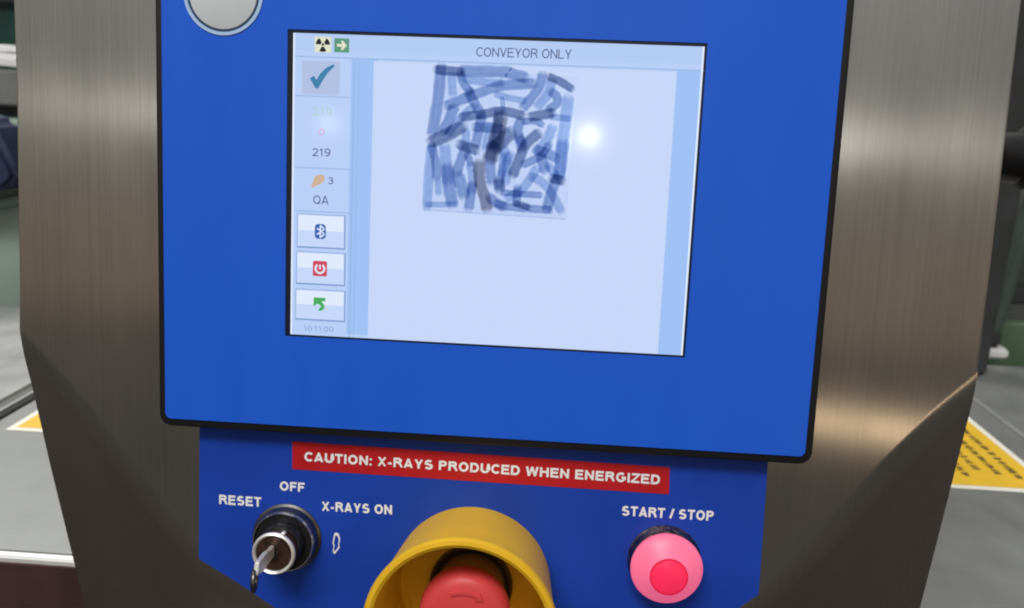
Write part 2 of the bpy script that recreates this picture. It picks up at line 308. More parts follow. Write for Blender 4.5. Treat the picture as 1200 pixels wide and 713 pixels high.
# plain grotesque capitals as pen paths: (advance width, [paths]); capital height 1, paths are stroke centre lines
S_ = .075
def glyphs(t):
    h = t / 2; a, z = h, 1 - h
    G = {
     'A': (.72, [[(h * .8, 0), (.36, 1 - h * .5), (.72 - h * .8, 0)], [(.15, .27), (.57, .27)]]),
     'C': (.68, [arc(.39, .5, .39 - h, .5 - h, 42, 318, 20)]),
     'D': (.70, [[(h, a), (h, z), (.34, z)] + arc(.34, .5, .36 - h, .5 - h, 80, -80, 10) + [(.34, a), (h - h, a)]]),
     'E': (.64, [[(h, 0), (h, 1)], [(h, z), (.62, z)], [(h, .52), (.58, .52)], [(h, a), (.64, a)]]),
     'F': (.58, [[(h, 0), (h, 1)], [(h, z), (.58, z)], [(h, .50), (.52, .50)]]),
     'G': (.76, [arc(.38, .5, .38 - h, .5 - h, 45, 325, 18) + [(.76 - h, .22), (.76 - h, .47)], [(.42, .47), (.76, .47)]]),
     'H': (.70, [[(h, 0), (h, 1)], [(.70 - h, 0), (.70 - h, 1)], [(h, .53), (.70 - h, .53)]]),
     'I': (t, [[(h, 0), (h, 1)]]),
     'L': (.56, [[(h, 1), (h, 0)], [(h, a), (.56, a)]]),
     'N': (.70, [[(h, 0), (h, 1)], [(h, .96), (.70 - h, .04)], [(.70 - h, 0), (.70 - h, 1)]]),
     'O': (.77, [arc(.385, .5, .385 - h, .5 - h, 0, 360, 26)]),
     'P': (.64, [[(h, 0), (h, 1)], [(h, z), (.38, z)] + arc(.38, .71, .26 - h, .29 - h, 80, -80, 8) + [(.38, .42 + h), (h, .42 + h)]]),
     'Q': (.77, [arc(.385, .5, .385 - h, .5 - h, 0, 360, 26), [(.46, .24), (.74, 0)]]),
     'R': (.70, [[(h, 0), (h, 1)], [(h, z), (.40, z)] + arc(.40, .73, .27 - h, .27 - h, 80, -80, 8) + [(.40, .46 + h), (h, .46 + h)], [(.38, .50), (.52, .38), (.66, 0)]]),
     'S': (.66, [arc(.33, .73, .30 - h, .27 - h, 25, 180, 8) + [(.06 + h, .70), (.12, .585), (.33, .52), (.54, .44)] + arc(.33, .27, .33 - h, .27 - h, 10, -160, 10)]),
     'T': (.62, [[(.31, 0), (.31, 1)], [(0, z), (.62, z)]]),
     'U': (.70, [[(h, 1), (h, .35)] + arc(.35, .35, .35 - h, .35 - h, 180, 360, 12) + [(.70 - h, .35), (.70 - h, 1)]]),
     'V': (.68, [[(h * .8, 1), (.34, h * .6), (.68 - h * .8, 1)]]),
     'W': (.96, [[(h * .8, 1), (.25, h * .6), (.48, 1 - h * .6), (.71, h * .6), (.96 - h * .8, 1)]]),
     'X': (.68, [[(h * .9, 0), (.68 - h * .9, 1)], [(h * .9, 1), (.68 - h * .9, 0)]]),
     'Y': (.68, [[(h * .9, 1), (.34, .42)], [(.68 - h * .9, 1), (.34, .42)], [(.34, .45), (.34, 0)]]),
     'Z': (.62, [[(.02, z), (.58, z), (.05, a), (.62, a)]]),
     '-': (.34, [[(.03, .36), (.31, .36)]]), ':': (t, [[(h, 0), (h, t)], [(h, .55), (h, .55 + t)]]), '/': (.32, [[(.03, 0), (.29, 1)]]),
     '0': (.58, [arc(.29, .5, .29 - h, .5 - h, 0, 360, 22)]), '1': (.40, [[(.24, 0), (.24, 1)], [(.24, .93), (.03, .76)]]),
     '2': (.58, [arc(.29, .71, .27 - h, .29 - h, 170, -20, 10) + [(.40, .46), (.05 + h * .5, a)], [(.02, a), (.58, a)]]),
     '3': (.58, [arc(.28, .74, .26 - h, .26 - h, 160, -80, 10) + arc(.28, .27, .30 - h, .27 - h, 85, -160, 10)]),
     '9': (.58, [arc(.29, .68, .29 - h, .32 - h, 0, 360, 18), [(.58 - h, .66), (.55 - h, .30), (.36, .05 + h), (.10, a)]]),
    }
    return G
def split_sharp(paths, t, kx, h):
    """break pen paths at sharp corners so every leg keeps its full weight"""
    out_ = []
    for p in paths:
        cur = [p[0]]
        for i in range(1, len(p)):
            cur.append(p[i])
            if i < len(p) - 1:
                a_ = (Vector(p[i]) - Vector(p[i - 1])).normalized(); b_ = (Vector(p[i + 1]) - Vector(p[i])).normalized()
                if a_.dot(b_) < -.2: out_.append(cur); cur = [p[i]]
        out_.append(cur)
    res = []
    for c_ in out_:
        if len(c_) == 2 and abs(c_[0][0] - c_[1][0]) > .08 and abs(c_[0][1] - c_[1][1]) > .3:
            a_, b_ = Vector(c_[0]), Vector(c_[1]); d_ = (b_ - a_).normalized() * t * .6
            c_ = [tuple(a_ - d_), tuple(b_ + d_)]
            # keep the cut ends level with the line of print
            (xa, ya), (xb, yb) = c_
            def at(y): return (xa + (xb - xa) * (y - ya) / (yb - ya), y)
            lo, hi = 0.0, 1.0
            c_ = [at(min(max(ya, lo), hi)), at(min(max(yb, lo), hi))]
        res.append(c_)
    return res
def lettering(s, A, B, h, w, mat, parent, t=.19, name='lettering'):
    """capitals whose baseline runs from A to B (mm) with height h; t is the stroke weight"""
    G = glyphs(t); gap = .10; x = 0; items = []
    for ch in s:
        if ch == ' ': x += .34; continue
        adv, paths = G[ch]; items.append((x, paths)); x += adv + gap
    tot = x - gap
    A, B = Vector(A), Vector(B); d_ = (B - A); ln = d_.length; d_.normalize(); nn = Vector((-d_.y, d_.x)); k_ = ln / tot
    bm = bmesh.new(); lift = 0
    for x0, paths in items:
        for pth in split_sharp(paths, t, k_, h):
            lift = (lift + 1) % 4
            P = [Vector(((x0 + px) * k_, py * h)) for px, py in pth]; hw = t * (h + k_) / 4
            n = len(P); closed = (P[0] - P[-1]).length < 1e-4
            L1, L2 = [], []
            for i in range(n):
                a_ = P[i - 1] if i > 0 else (P[-2] if closed else None); c_ = P[i + 1] if i < n - 1 else (P[1] if closed else None)
                d1 = (P[i] - a_).normalized() if a_ is not None else None; d2 = (c_ - P[i]).normalized() if c_ is not None else None
                d1 = d1 or d2; d2 = d2 or d1
                t_ = (d1 + d2); t_ = t_.normalized() if t_.length > 1e-6 else d1
                n_v = Vector((-t_.y, t_.x)); m_ = min(1 / max(.35, n_v.dot(Vector((-d1.y, d1.x)))), 2.0)
                L1.append(P[i] + n_v * hw * m_); L2.append(P[i] - n_v * hw * m_)
            v1 = []; v2 = []
            for q, dst in [(q, v1) for q in L1] + [(q, v2) for q in L2]:
                q.y = min(max(q.y, -.01 * h), 1.01 * h); g_ = A + d_ * q.x + nn * q.y; dst.append(bm.verts.new(L(g_.x, g_.y, w + lift * .008)))
            for i in range(n - 1): bm.faces.new((v1[i], v1[i + 1], v2[i + 1], v2[i]))
    return obj(name, fin(bm, name), mat, parent)

# ------------------------------------------------------------------ materials
STEEL = brushed('brushed_stainless', (.57, .555, .525), .225, 1.0, streak=.11, blotch=.10, rv=(.92, 1.10))
BED = brushed('bed_stainless', (.27, .28, .27), .50, .3, grain=(7, 500, 500), streak=.04, blotch=.04, metal=.5)
CHROME = material('chrome', (.75, .75, .76), .16, 1, bump=.05)
DARKSTEEL = material('dark_steel', (.16, .15, .14), .3, 1, noise=.2, nscale=300)
BLUEFACE = material('blue_polyester_overlay', (.015, .115, .70), .33, spec=.28, noise=.03, nscale=25, stretch=(2, 1, .3))
STICKER = material('dark_blue_vinyl', (.011, .056, .42), .40, spec=.28, noise=.10, nscale=26)
BLACK = material('black_gasket', (.008, .008, .010), .42, spec=.4)
BLACKPL = material('black_plastic', (.010, .010, .011), .28, spec=.5, noise=.25, nscale=500)
RED = material('red_vinyl', (.50, .012, .018), .4, spec=.35, noise=.06, nscale=90)
INK = material('white_print', (.90, .90, .92), .5, spec=.3, noise=.04, nscale=900)
YELLOW = material('yellow_plastic', (.80, .47, .020), .42, spec=.25, noise=.05, nscale=60, bump=.08, bscale=900)
REDPL = material('red_plastic', (.70, .065, .068), .42, spec=.4, noise=.06, nscale=120, bump=.06, bscale=700)
def screen(name, c, k=1.0): return material(name, (.01, .01, .012), .088, emit=rgb(*c), es=k, spec=.12)
S_HEAD = screen('display_header', (178, 203, 243)); S_LEFT = screen('display_side', (183, 206, 246)); S_GUT = screen('display_gutter', (158, 192, 243))
S_MAIN = screen('display_page', (198, 214, 248)); S_TILE = screen('display_button', (196, 215, 248)); S_LINE = screen('display_line', (150, 178, 222))
S_CHK = screen('display_check_tile', (176, 192, 226))
S_DARK = screen('display_text', (78, 92, 128)); S_FAINT = screen('display_faint', (140, 160, 215)); S_GREEN = screen('display_green', (160, 205, 190)); S_PINK = screen('display_pink', (215, 160, 200))
S_TEAL = screen('display_teal', (60, 128, 172)); S_WHITE = screen('display_white', (222, 234, 252)); S_BLK = screen('display_black', (30, 34, 40))
S_YEL = screen('display_pale_yellow', (222, 226, 200)); S_GRN = screen('display_green_icon', (92, 150, 122)); S_LGRN = screen('display_leaf_green', (70, 170, 90))
S_RED = screen('display_red_icon', (205, 70, 92)); S_BLU = screen('display_blue_icon', (58, 98, 176)); S_TAN = screen('display_tan', (206, 176, 150)); S_EDGE = screen('display_edge', (228, 238, 255))
S_SHADE = screen('display_button_shade', (128, 156, 208))

# ================================================================== console
con = thing('xray_control_console', 'brushed stainless control console with a blue framed touch display and a dark blue button plate', 'control console', (0, 0, BASE_Z), (-TILT, 0, 0))

# --- folded steel housing
PW = -8
F_ = D['housing_front']
iL0, iL1 = 6, 13                 # left fold: from corner down
iR0, iR1 = 17, 24                # right fold, bottom to corner
bm = bmesh.new()
fv = [bm.verts.new(L(x_, z_, PW)) for x_, z_ in F_]
front = bm.faces.new(fv)
BK = -120
def side(idx, pts, kink):
    """facet between the fold polyline (front verts) and the slanting edge on the side wall"""
    xk = F_[idx[0]][0]
    sv = [bm.verts.new(L(*p)) for p in pts]
    fold = [fv[i] for i in idx]
    # corner triangle then strip, matched by height
    chain = [fold[0]] + sv
    i = j = 0; nb = kink
    while i < nb or j < len(chain) - 1:
        if i == 0 and j == 0:
            bm.faces.new((fold[0], fold[1], chain[1])); i = j = 1; continue
        if i < nb and (j >= len(chain) - 1 or (i + 1) / nb <= (j + 1) / (len(chain) - 1)): bm.faces.new((fold[i], fold[i + 1], chain[j])); i += 1
        else: bm.faces.new((fold[i], chain[j + 1], chain[j])); j += 1
    for i in range(nb, len(fold) - 1): bm.faces.new((fold[i], fold[i + 1], chain[-1]))
    bk = [bm.verts.new((v.co.x, -BK / 1000, v.co.z)) for v in chain]
    for a_, b_, c_, d_ in zip(chain, chain[1:], bk[1:], bk): bm.faces.new((a_, b_, c_, d_))
    return sv, bk
idxL = list(range(iL0, iL1 + 1)); idxR = list(range(iR1, iR0 - 2, -1))
svL, bkL = side(idxL, D['sideL'], 5)
svR, bkR = side(idxR, D['sideR'], 5)
# upper side walls and top
def wall(idx, last_back):
    prev = None
    for a_, b_ in zip(idx, idx[1:]):
        p = prev or bm.verts.new((fv[a_].co.x, -BK / 1000, fv[a_].co.z))
        q = last_back if b_ == idx[-1] else bm.verts.new((fv[b_].co.x, -BK / 1000, fv[b_].co.z))
        bm.faces.new((fv[a_], fv[b_], q, p)); prev = q
        if a_ == idx[0]: first = p
    return first
tl = wall(list(range(0, iL0 + 1)), bkL[0])
tr = wall(list(range(len(F_) - 1, iR1 - 1, -1)), bkR[0])
bm.faces.new((fv[0], tl, tr, fv[-1]))
bot = [svL[-1]] + [fv[i] for i in range(iL1, iR0)] + [svR[-1], bkR[-1], bkL[-1]]
bm.faces.new(bot)
bmesh.ops.recalc_face_normals(bm, faces=bm.faces)
foldv = {fv[i] for i in idxL + idxR}
es = [e_ for e_ in front.edges if e_.verts[0] in foldv and e_.verts[1] in foldv and abs(e_.verts[0].co.x - e_.verts[1].co.x) < .06]
bmesh.ops.bevel(bm, geom=es, offset=.0065, segments=7, affect='EDGES', profile=.5)
bm.faces.ensure_lookup_table()
def on_front(f_): return all(abs(v.co.y + PW / 1000) < 1e-6 for v in f_.verts)
es = [e_ for e_ in bm.edges if len(e_.link_faces) == 2 and on_front(e_.link_faces[0]) != on_front(e_.link_faces[1]) and e_.calc_face_angle() > 1.2 and max(v.co.z for v in e_.verts) > -.14]
bmesh.ops.bevel(bm, geom=es, offset=.0012, segments=3, affect='EDGES', profile=.5)
house = obj('steel_housing', fin(bm, 'steel_housing', True, 40), STEEL, con)
md = house.modifiers.new('wn', 'WEIGHTED_NORMAL'); md.keep_sharp = True; md.weight = 100

# --- control plate
plate = obj('control_plate', prism(D['sticker'], PW + .02, PW + .3, 'control_plate'), STICKER, con, 'dark blue plate with the key switch and push buttons')
strip = obj('warning_strip', prism(D['strip'], PW + .31, PW + .5, 'warning_strip'), RED, plate, 'red warning strip with white capitals')
for s_, A, B, h in D['plate_text']: lettering(s_, A, B, h, PW + .45, INK, plate, .20)
for s_, A, B, h in D['strip_text']: lettering(s_, A, B, h, PW + .65, INK, plate, .20)
# worn spot where the print is scratched away
cc = D['chip']; mx = sum(p[0] for p in cc) / len(cc); mz = sum(p[1] for p in cc) / len(cc)
inner = [(mx + (a_ - mx) * .66, mz + (b_ - mz) * .74) for a_, b_ in cc]
obj('scratch_mark', frame(cc, inner, PW + .31, PW + .36, 'scratch_mark'), INK, plate)
obj('scratch_mark', prism([(mx - 1.9, mz - 3.9), (mx - 1.1, mz - 3.7), (mx - 1.2, mz - 4.6), (mx - 1.9, mz - 5.0), (mx - 2.3, mz - 4.4)], PW + .31, PW + .36), material('pale_blue_scuff', (.10, .22, .55), .5), plate)

# --- monitor
mon = obj('display_housing', prism(rrect(-59.4, -172.4, 228.3, 60, 5.5), PW + .03, -.25, 'display_housing', bev=.7, seg=3), BLACK, con, 'flat display unit with a black gasket edge')
MON = mon
def sub(name, me, mat, label=None): return obj(name, me, mat, MON, label)
bx = (-56.4, -168.8, 225.0, 56.6)
n_ = 6
outer = rrect(*bx, 2.6, n_); sx = (-2.3, -128.6, 171.2, 1.35)
inn = rrect(*sx, .35, n_)
sub('blue_faceplate', frame(outer, inn, -.24, .35, 'blue_faceplate'), BLUEFACE)
sub('display_surround', prism(rect(-4, -130.5, 173, 3), -.24, -.05, 'display_surround'), material('display_black_mask', (.006, .012, .03), .3, spec=.4))
sub('display_glass', prism(rect(0, -127.7, 170.2, 0), -.04, 0, 'display_glass'), S_LEFT)
def ui(k, mat, w, name, dx=0, dz=0):
    x0, z0, x1, z1 = D['ui'][k]; x0 = max(x0, 0.05); z0 = max(z0, -127.6); x1 = min(x1, 170.15); z1 = min(z1, -.05)
    return sub(name, prism(rect(x0, z0, x1, z1), w - .02, w, name), mat)
ui('header', S_HEAD, .05, 'header_bar'); ui('gutter', S_GUT, .05, 'page_margin'); 
x0, z0, x1, z1 = D['ui']['main']; xr0 = D['ui']['right_gutter'][0]
sub('page_area', prism(rect(x0, -127.6, xr0, z1), .04, .06, 'page_area'), S_MAIN)
sub('page_margin', prism(rect(xr0, -127.6, 170.1, D['ui']['right_gutter'][3]), .04, .06), S_GUT)
for A, B in D['dividers']: sub('divider_line', prism(rect(A[0], A[1] - .25, B[0], A[1] + .15), .06, .08), S_LINE)
sub('divider_line', prism(rect(25.9, -127.6, 26.4, -11), .06, .08), S_LINE)
sub('divider_line', prism(rect(27.8, -127.6, 28.1, -11), .06, .08), S_LINE)
sub('screen_edge', prism(rect(.05, -127.6, .75, -.05), .08, .10), S_EDGE); sub('screen_edge', prism(rect(169.4, -127.6, 170.15, -.05), .08, .10), S_EDGE)
ui('check_tile', S_CHK, .08, 'check_tile')
sub('check_mark', prism(D['check'], .09, .12, 'check_mark'), S_TEAL)
for k in ('button0', 'button1', 'button2'):
    x0, z0, x1, z1 = D['ui'][k]
    sub('button_shadow', prism(rect(x0 - .3, z0 - .7, x1 + .6, z1 + .3), .07, .09), S_SHADE)
    sub('touch_button', prism(rect(x0, z0, x1, z1), .10, .12), S_TILE)
    sub('button_gloss', prism(rect(x0 + .4, z0 + (z1 - z0) * .5, x1 - .4, z1 - .4), .125, .135), S_WHITE)
ui('trefoil_tile', S_YEL, .10, 'radiation_icon'); ui('arrow_tile', S_GRN, .10, 'arrow_icon')
def disc(c, r0, r1, a0, a1, n=12):
    P = [(c[0] + r1 * math.cos(math.radians(a0 + (a1 - a0) * k / n)), c[1] + r1 * math.sin(math.radians(a0 + (a1 - a0) * k / n))) for k in range(n + 1)]
    if r0 <= 0: return P if abs(a1 - a0) >= 360 else P + [c]
    return P + [(c[0] + r0 * math.cos(math.radians(a1 - (a1 - a0) * k / n)), c[1] + r0 * math.sin(math.radians(a1 - (a1 - a0) * k / n))) for k in range(n + 1)]
def full(c, r, n=20): return [(c[0] + r * math.cos(2 * math.pi * k / n), c[1] + r * math.sin(2 * math.pi * k / n)) for k in range(n)]
c = D['icons']['trefoil']
for a_ in (0, 120, 240): sub('trefoil_blade', prism(disc(c, .9, 3.0, a_, a_ + 60, 6), .11, .13), S_BLK)
sub('trefoil_hub', prism(full(c, .55, 12), .11, .13), S_BLK)
c = D['icons']['arrow']
sub('arrow_mark', prism([(c[0] - 2, c[1] + .55), (c[0] + .1, c[1] + .55), (c[0] - .3, c[1] + 1.9), (c[0] + .5, c[1] + 1.9), (c[0] + 2.2, c[1]), (c[0] + .5, c[1] - 1.9), (c[0] - .3, c[1] - 1.9), (c[0] + .1, c[1] - .55), (c[0] - 2, c[1] - .55)], .11, .13), S_YEL)
c = D['icons']['bt']
sub('status_icon', prism(rrect(c[0] - 2.4, c[1] - 3.2, c[0] + 2.4, c[1] + 3.2, 1.5, 4), .14, .16), S_BLU)
for q in ([(-.2, 2.5), (1.5, 1.1), (.2, 0), (1.5, -1.1), (-.2, -2.5)], [(-.2, 2.5), (-.2, -2.5)], [(-1.5, 1.2), (.2, 0), (-1.5, -1.2)]):
    sub('status_icon_mark', ribbon([(c[0] + a_ + .2, c[1] + b_) for a_, b_ in q], .55, .17, sub=2, jit=0), S_WHITE)
c = D['icons']['pw']
sub('power_icon', prism(rrect(c[0] - 3.1, c[1] - 3.3, c[0] + 3.1, c[1] + 3.3, .6, 3), .14, .16), S_RED)
sub('power_icon_ring', prism(disc(c, 1.5, 2.35, -235, 55, 20), .165, .18), S_WHITE)
sub('power_icon_bar', prism(rect(c[0] - .35, c[1] - .3, c[0] + .35, c[1] + 1.7), .165, .18), S_WHITE)
c = D['icons']['ret']
sub('return_icon', prism([(c[0] - 2.6, c[1] + 2.8), (c[0] + 2.6, c[1] + 2.8), (c[0] + 2.6, c[1] + 1.4), (c[0] + .9, c[1] + 1.1), (c[0] + 2.3, c[1] - .6), (c[0] + 2.0, c[1] - 2.2), (c[0] + .2, c[1] - 3.1), (c[0] - .6, c[1] - 2.6), (c[0] + .7, c[1] - 1.2), (c[0] + .3, c[1] - .4), (c[0] - 1.0, c[1] + .1), (c[0] - 2.6, c[1] - 1.2)], .14, .16), S_LGRN)
sub('hand_icon', prism(D['hand'], .11, .13), S_TAN)
for s_, A, B, h, t_ in D['ui_text']:
    lettering(s_, A, B, h, .14, {'dark': S_DARK, 'green': S_GREEN, 'pink': S_PINK, 'faint': S_FAINT}[t_], MON, .115)
# round badge
bc = D['badge']
sub('badge_ring', lathe([(15.5, .36), (15.55, .75), (16.9, .75), (17.0, .36)], bc, 96, 'badge_ring'), material('pale_blue_print', (.42, .60, .88), .4))
sub('badge_groove', lathe([(0, .40), (15.5, .40)], bc, 96, 'badge_groove'), material('badge_dark_line', (.02, .06, .14), .4))
sub('badge_disc', lathe([(0, .8), (14.1, .8), (14.4, .7), (14.5, .41)], bc, 96, 'badge_disc'), material('brushed_white_badge', (.60, .64, .66), .38, spec=.5, noise=.05, nscale=50))

# --- key switch
kc = D['key_base']
ks = obj('key_switch', lathe([(16.0, PW + .3), (16.0, PW + 1.0), (14.9, PW + 1.6), (14.6, -3.0), (14.3, -2.0), (13.8, -1.8), (13.4, -2.6)], kc, 80, 'key_switch'), material('satin_metal', (.17, .17, .175), .32, 1, noise=.15, nscale=200), con, 'round key switch with a chrome rim and black dial')
obj('black_dial', lathe([(13.3, -2.7), (12.9, -1.7), (10.6, -1.5), (9.8, 1.6), (9.2, 3.0), (8.6, 3.3), (0, 3.3)], kc, 72, 'black_dial'), BLACKPL, ks)
obj('chrome_highlight_ring', lathe([(13.2, -1.9), (13.4, -1.1), (13.8, -1.1), (14.0, -1.8)], kc, 72, 'chrome_rim'), CHROME, ks)
obj('lock_core', lathe([(8.1, 3.0), (8.1, 9.6), (7.9, 10.3), (0, 10.3)], kc, 48, 'lock_core'), material('brown_lock_face', (.10, .055, .045), .35, .7, noise=.5, nscale=260), ks)  # the brown reflected in the lock face is put into its base colour
obj('core_rim', lathe([(7.9, 8.6), (9.0, 8.8), (9.6, 9.8), (9.5, 11.0), (8.9, 11.5), (8.2, 11.0), (7.9, 10.0)], kc, 64, 'core_rim'), material('bright_rim', (.92, .91, .89), .34, .55), ks)
obj('pointer_tab', prism([(kc[0] + 2.0, kc[1] + 8.3), (kc[0] + 4.6, kc[1] + 7.4), (kc[0] + 5.0, kc[1] + 9.6), (kc[0] + 3.8, kc[1] + 10.2)], 8.6, 11.0, bev=.4), bpy.data.materials['bright_rim'], ks)
obj('keyhole', prism([(kc[0] + .6 + a_, kc[1] + b_) for a_, b_ in ((-.5, 3.5), (.5, 3.6), (.7, .6), (.4, -2.6), (-.5, -2.6), (-.3, .4))], 10.31, 10.36), BLACK, ks)
obj('keyway_edge', prism([(kc[0] + 1.5 + a_, kc[1] + b_) for a_, b_ in ((-.4, 1.2), (.4, 1.5), (.5, -.3), (-.2, -.8))], 10.32, 10.55), bpy.data.materials['satin_metal'], ks)

# --- emergency stop
ec = D['estop_base']
es_ = obj('emergency_stop', lathe([(35.9, PW + .32), (36.5, 0), (38.4, 26), (40.0, 35.2), (40.3, 37), (39.6, 38.6), (38.0, 39.0), (36.6, 38.2), (36.0, 36.4), (34.6, 26), (33.0, 6), (32.0, -3), (29, -5.2), (18.6, -5.4)], ec, 128, 'emergency_stop'), YELLOW, con, 'yellow round guard collar of the emergency stop')
obj('mounting_ring', lathe([(19, -5.3), (18.8, -3.0), (17.8, -2.4), (16.6, -3.2), (16.2, -4.6), (12, -4.8)], ec, 72, 'mounting_ring'), material('black_rubber', (.03, .022, .016), .3, spec=.6), es_)
obj('stem', lathe([(15.2, -4.8), (14.8, 6), (13.2, 10), (11.5, 16)], ec, 64, 'stem'), material('olive_brown_plastic', (.34, .23, .07), .25, spec=.6), es_)
mh = lathe([(11, 14), (17.6, 14.4), (19.0, 16), (19.5, 19), (19.3, 22), (18.4, 24.6), (16.4, 26.3), (13.5, 27.2), (0, 27.8)], ec, 96, 'mushroom_head')
mush = obj('mushroom_head', mh, REDPL, es_)
def arc_arrow(a0, a1, r_=12.2, wd=2.2):
    P = [(ec[0] + r_ * math.cos(math.radians(a0 + (a1 - a0) * k / 8)), ec[1] + r_ * math.sin(math.radians(a0 + (a1 - a0) * k / 8))) for k in range(9)]
    ou = [(ec[0] + (r_ + wd / 2) * math.cos(math.radians(a0 + (a1 - a0) * k / 10)), ec[1] + (r_ + wd / 2) * math.sin(math.radians(a0 + (a1 - a0) * k / 10))) for k in range(11)]
    iu = [(ec[0] + (r_ - wd / 2) * math.cos(math.radians(a1 - (a1 - a0) * k / 10)), ec[1] + (r_ - wd / 2) * math.sin(math.radians(a1 - (a1 - a0) * k / 10))) for k in range(11)]
    s = 1 if a1 > a0 else -1
    def pt(r2, a2): return (ec[0] + r2 * math.cos(math.radians(a2)), ec[1] + r2 * math.sin(math.radians(a2)))
    return ou + [pt(r_ + wd * 1.1, a1), pt(r_, a1 + 16 * s), pt(r_ - wd * 1.1, a1)] + iu
for k in range(3):
    obj('raised_arrow', prism(arc_arrow(118 - 120 * k, 62 - 120 * k), 26.6, 27.75, 'raised_arrow', bev=.3), REDPL, es_)

# --- start / stop button
sc = D['start_base']
sb = obj('start_stop_button', lathe([(16.4, PW + .3), (16.4, PW + .9), (15.6, PW + 1.8), (15.3, -4.0), (14.6, -3.2), (13.6, -3.4), (13.4, -6)], sc, 72, 'start_stop_button'), material('scuffed_dark_chrome', (.22, .18, .18), .22, 1, noise=.7, nscale=260, bump=.5, bscale=240), con, 'round push button with a glowing pink lens')
PINK = material('glowing_pink_lens', (.42, .10, .15), .40, emit=rgb(238, 100, 142), es=.78, spec=.5, noise=.05, nscale=70)
PINK2 = material('glowing_red_centre', (.6, .02, .06), .32, emit=rgb(224, 38, 82), es=.72, spec=.5, noise=.06, nscale=150)
obj('lens', lathe([(13.4, -5.5), (14.9, -2.0), (15.7, .4), (15.8, 1.6), (15.3, 2.6), (13.4, 4.2), (10.6, 6.6), (8.1, 9.4)], sc, 80, 'lens'), PINK, sb)
obj('lens_groove', lathe([(8.25, 9.1), (8.2, 9.75), (7.6, 9.75), (7.45, 9.3)], sc, 64, 'lens_groove'), material('deep_red_groove', (.5, .01, .03), .35, emit=rgb(188, 24, 66), es=.7), sb)
obj('lens_centre', lathe([(7.6, 9.3), (7.4, 10.0), (6.9, 10.3), (0, 10.5)], sc, 64, 'lens_centre'), PINK2, sb)
g = lamp('lens_glow', 'POINT', (0, 0, 0), .05, (1, .16, .3), shadow_soft_size=.012); g.parent = con; g.location = L(sc[0], sc[1] , 26)
bpy.data.objects.remove(g)

# --- side knob (right side wall, behind the edge)
kx, kz, kw = D['knob']
def xlathe(prof, c, seg=40, name='turned'):
    """profile of (radius, x offset) turned about the x axis"""
    bm = bmesh.new(); R_ = []
    for r_, dx in prof:
        R_.append([bm.verts.new(L(c[0] + dx, c[1] + r_ * math.cos(2 * math.pi * k / seg), c[2] + r_ * math.sin(2 * math.pi * k / seg))) for k in range(seg)])
    for A, B in zip(R_, R_[1:]):
        for k in range(seg): bm.faces.new((A[k], B[k], B[(k + 1) % seg], A[(k + 1) % seg]))
    bm.faces.new(R_[-1])
    return fin(bm, name, True, 35)
kc2 = (297, kz, -45)
kb = obj('side_knob', xlathe([(9, 0), (9, 3), (14, 4), (15, 6), (15, 11), (12.5, 12.5), (11.6, 14), (11.8, 24), (14.4, 27), (14.4, 32), (11, 34)], kc2), material('glossy_black_plastic', (.008, .008, .009), .28, spec=.35), con, 'glossy black knob on the right side wall')
obj('knob_ring', xlathe([(15.0, 8.4), (15.3, 8.8), (15.3, 9.6), (15.0, 10.0), (14.0, 10.0)], kc2), CHROME, kb)

# ================================================================== scribbled film on the display
film = thing('scribbled_film', 'small square clear film covered in purple and grey marker scribble, stuck on the display', 'clear film', (0, 0, BASE_Z), (-TILT, 0, 0))
def clear(name, col, gloss=.0, ink=False):
    m = bpy.data.materials.new(name); m.use_nodes = True; n = m.node_tree; n.nodes.clear()
    o_ = n.nodes.new('ShaderNodeOutputMaterial'); t_ = n.nodes.new('ShaderNodeBsdfTransparent'); t_.inputs[0].default_value = (*col, 1)
    tc_ = n.nodes.new('ShaderNodeTexCoord'); nz = n.nodes.new('ShaderNodeTexNoise'); nz.inputs['Scale'].default_value = 300; nz.inputs['Detail'].default_value = 4
    n.links.new(tc_.outputs['Object'], nz.inputs['Vector'])
    mx_ = n.nodes.new('ShaderNodeMixRGB'); mx_.inputs[1].default_value = (*col, 1); mx_.inputs[2].default_value = (*[min(1, c_ * 1.18 + .05) for c_ in col], 1)
    n.links.new(nz.outputs['Fac'], mx_.inputs[0])
    if ink:
        at = n.nodes.new('ShaderNodeAttribute'); at.attribute_name = 'ink'
        m2_ = n.nodes.new('ShaderNodeMixRGB'); m2_.inputs[1].default_value = (1, 1, 1, 1)
        n.links.new(at.outputs['Fac'], m2_.inputs[0]); n.links.new(mx_.outputs[0], m2_.inputs[2]); n.links.new(m2_.outputs[0], t_.inputs[0])
    else: n.links.new(mx_.outputs[0], t_.inputs[0])
    if gloss:
        g_ = n.nodes.new('ShaderNodeBsdfGlossy'); g_.inputs['Roughness'].default_value = .15; g_.inputs['Color'].default_value = (.9, .9, .9, 1)
        ms = n.nodes.new('ShaderNodeMixShader'); ms.inputs[0].default_value = gloss
        n.links.new(t_.outputs[0], ms.inputs[1]); n.links.new(g_.outputs[0], ms.inputs[2]); n.links.new(ms.outputs[0], o_.inputs[0])
    else: n.links.new(t_.outputs[0], o_.inputs[0])
    return m
fp = D['film']
obj('clear_sheet', prism(fp, .20, .21, 'clear_sheet'), clear('clear_film', (.90, .94, .99), .02), film)
fe = clear('film_edge', (.66, .73, .80))
obj('film_edge', ribbon([fp[3], fp[2]], .55, .24, 'film_edge', jit=.2), fe, film)  # bottom edge strip; the film's thin shadow is put into its tint
obj('film_edge', ribbon([fp[2], (fp[2][0] + .8 * (fp[1][0] - fp[2][0]), fp[2][1] + .8 * (fp[1][1] - fp[2][1]))], .3, .24, 'film_edge', jit=.2), clear('film_edge_faint', (.82, .87, .95)), film)
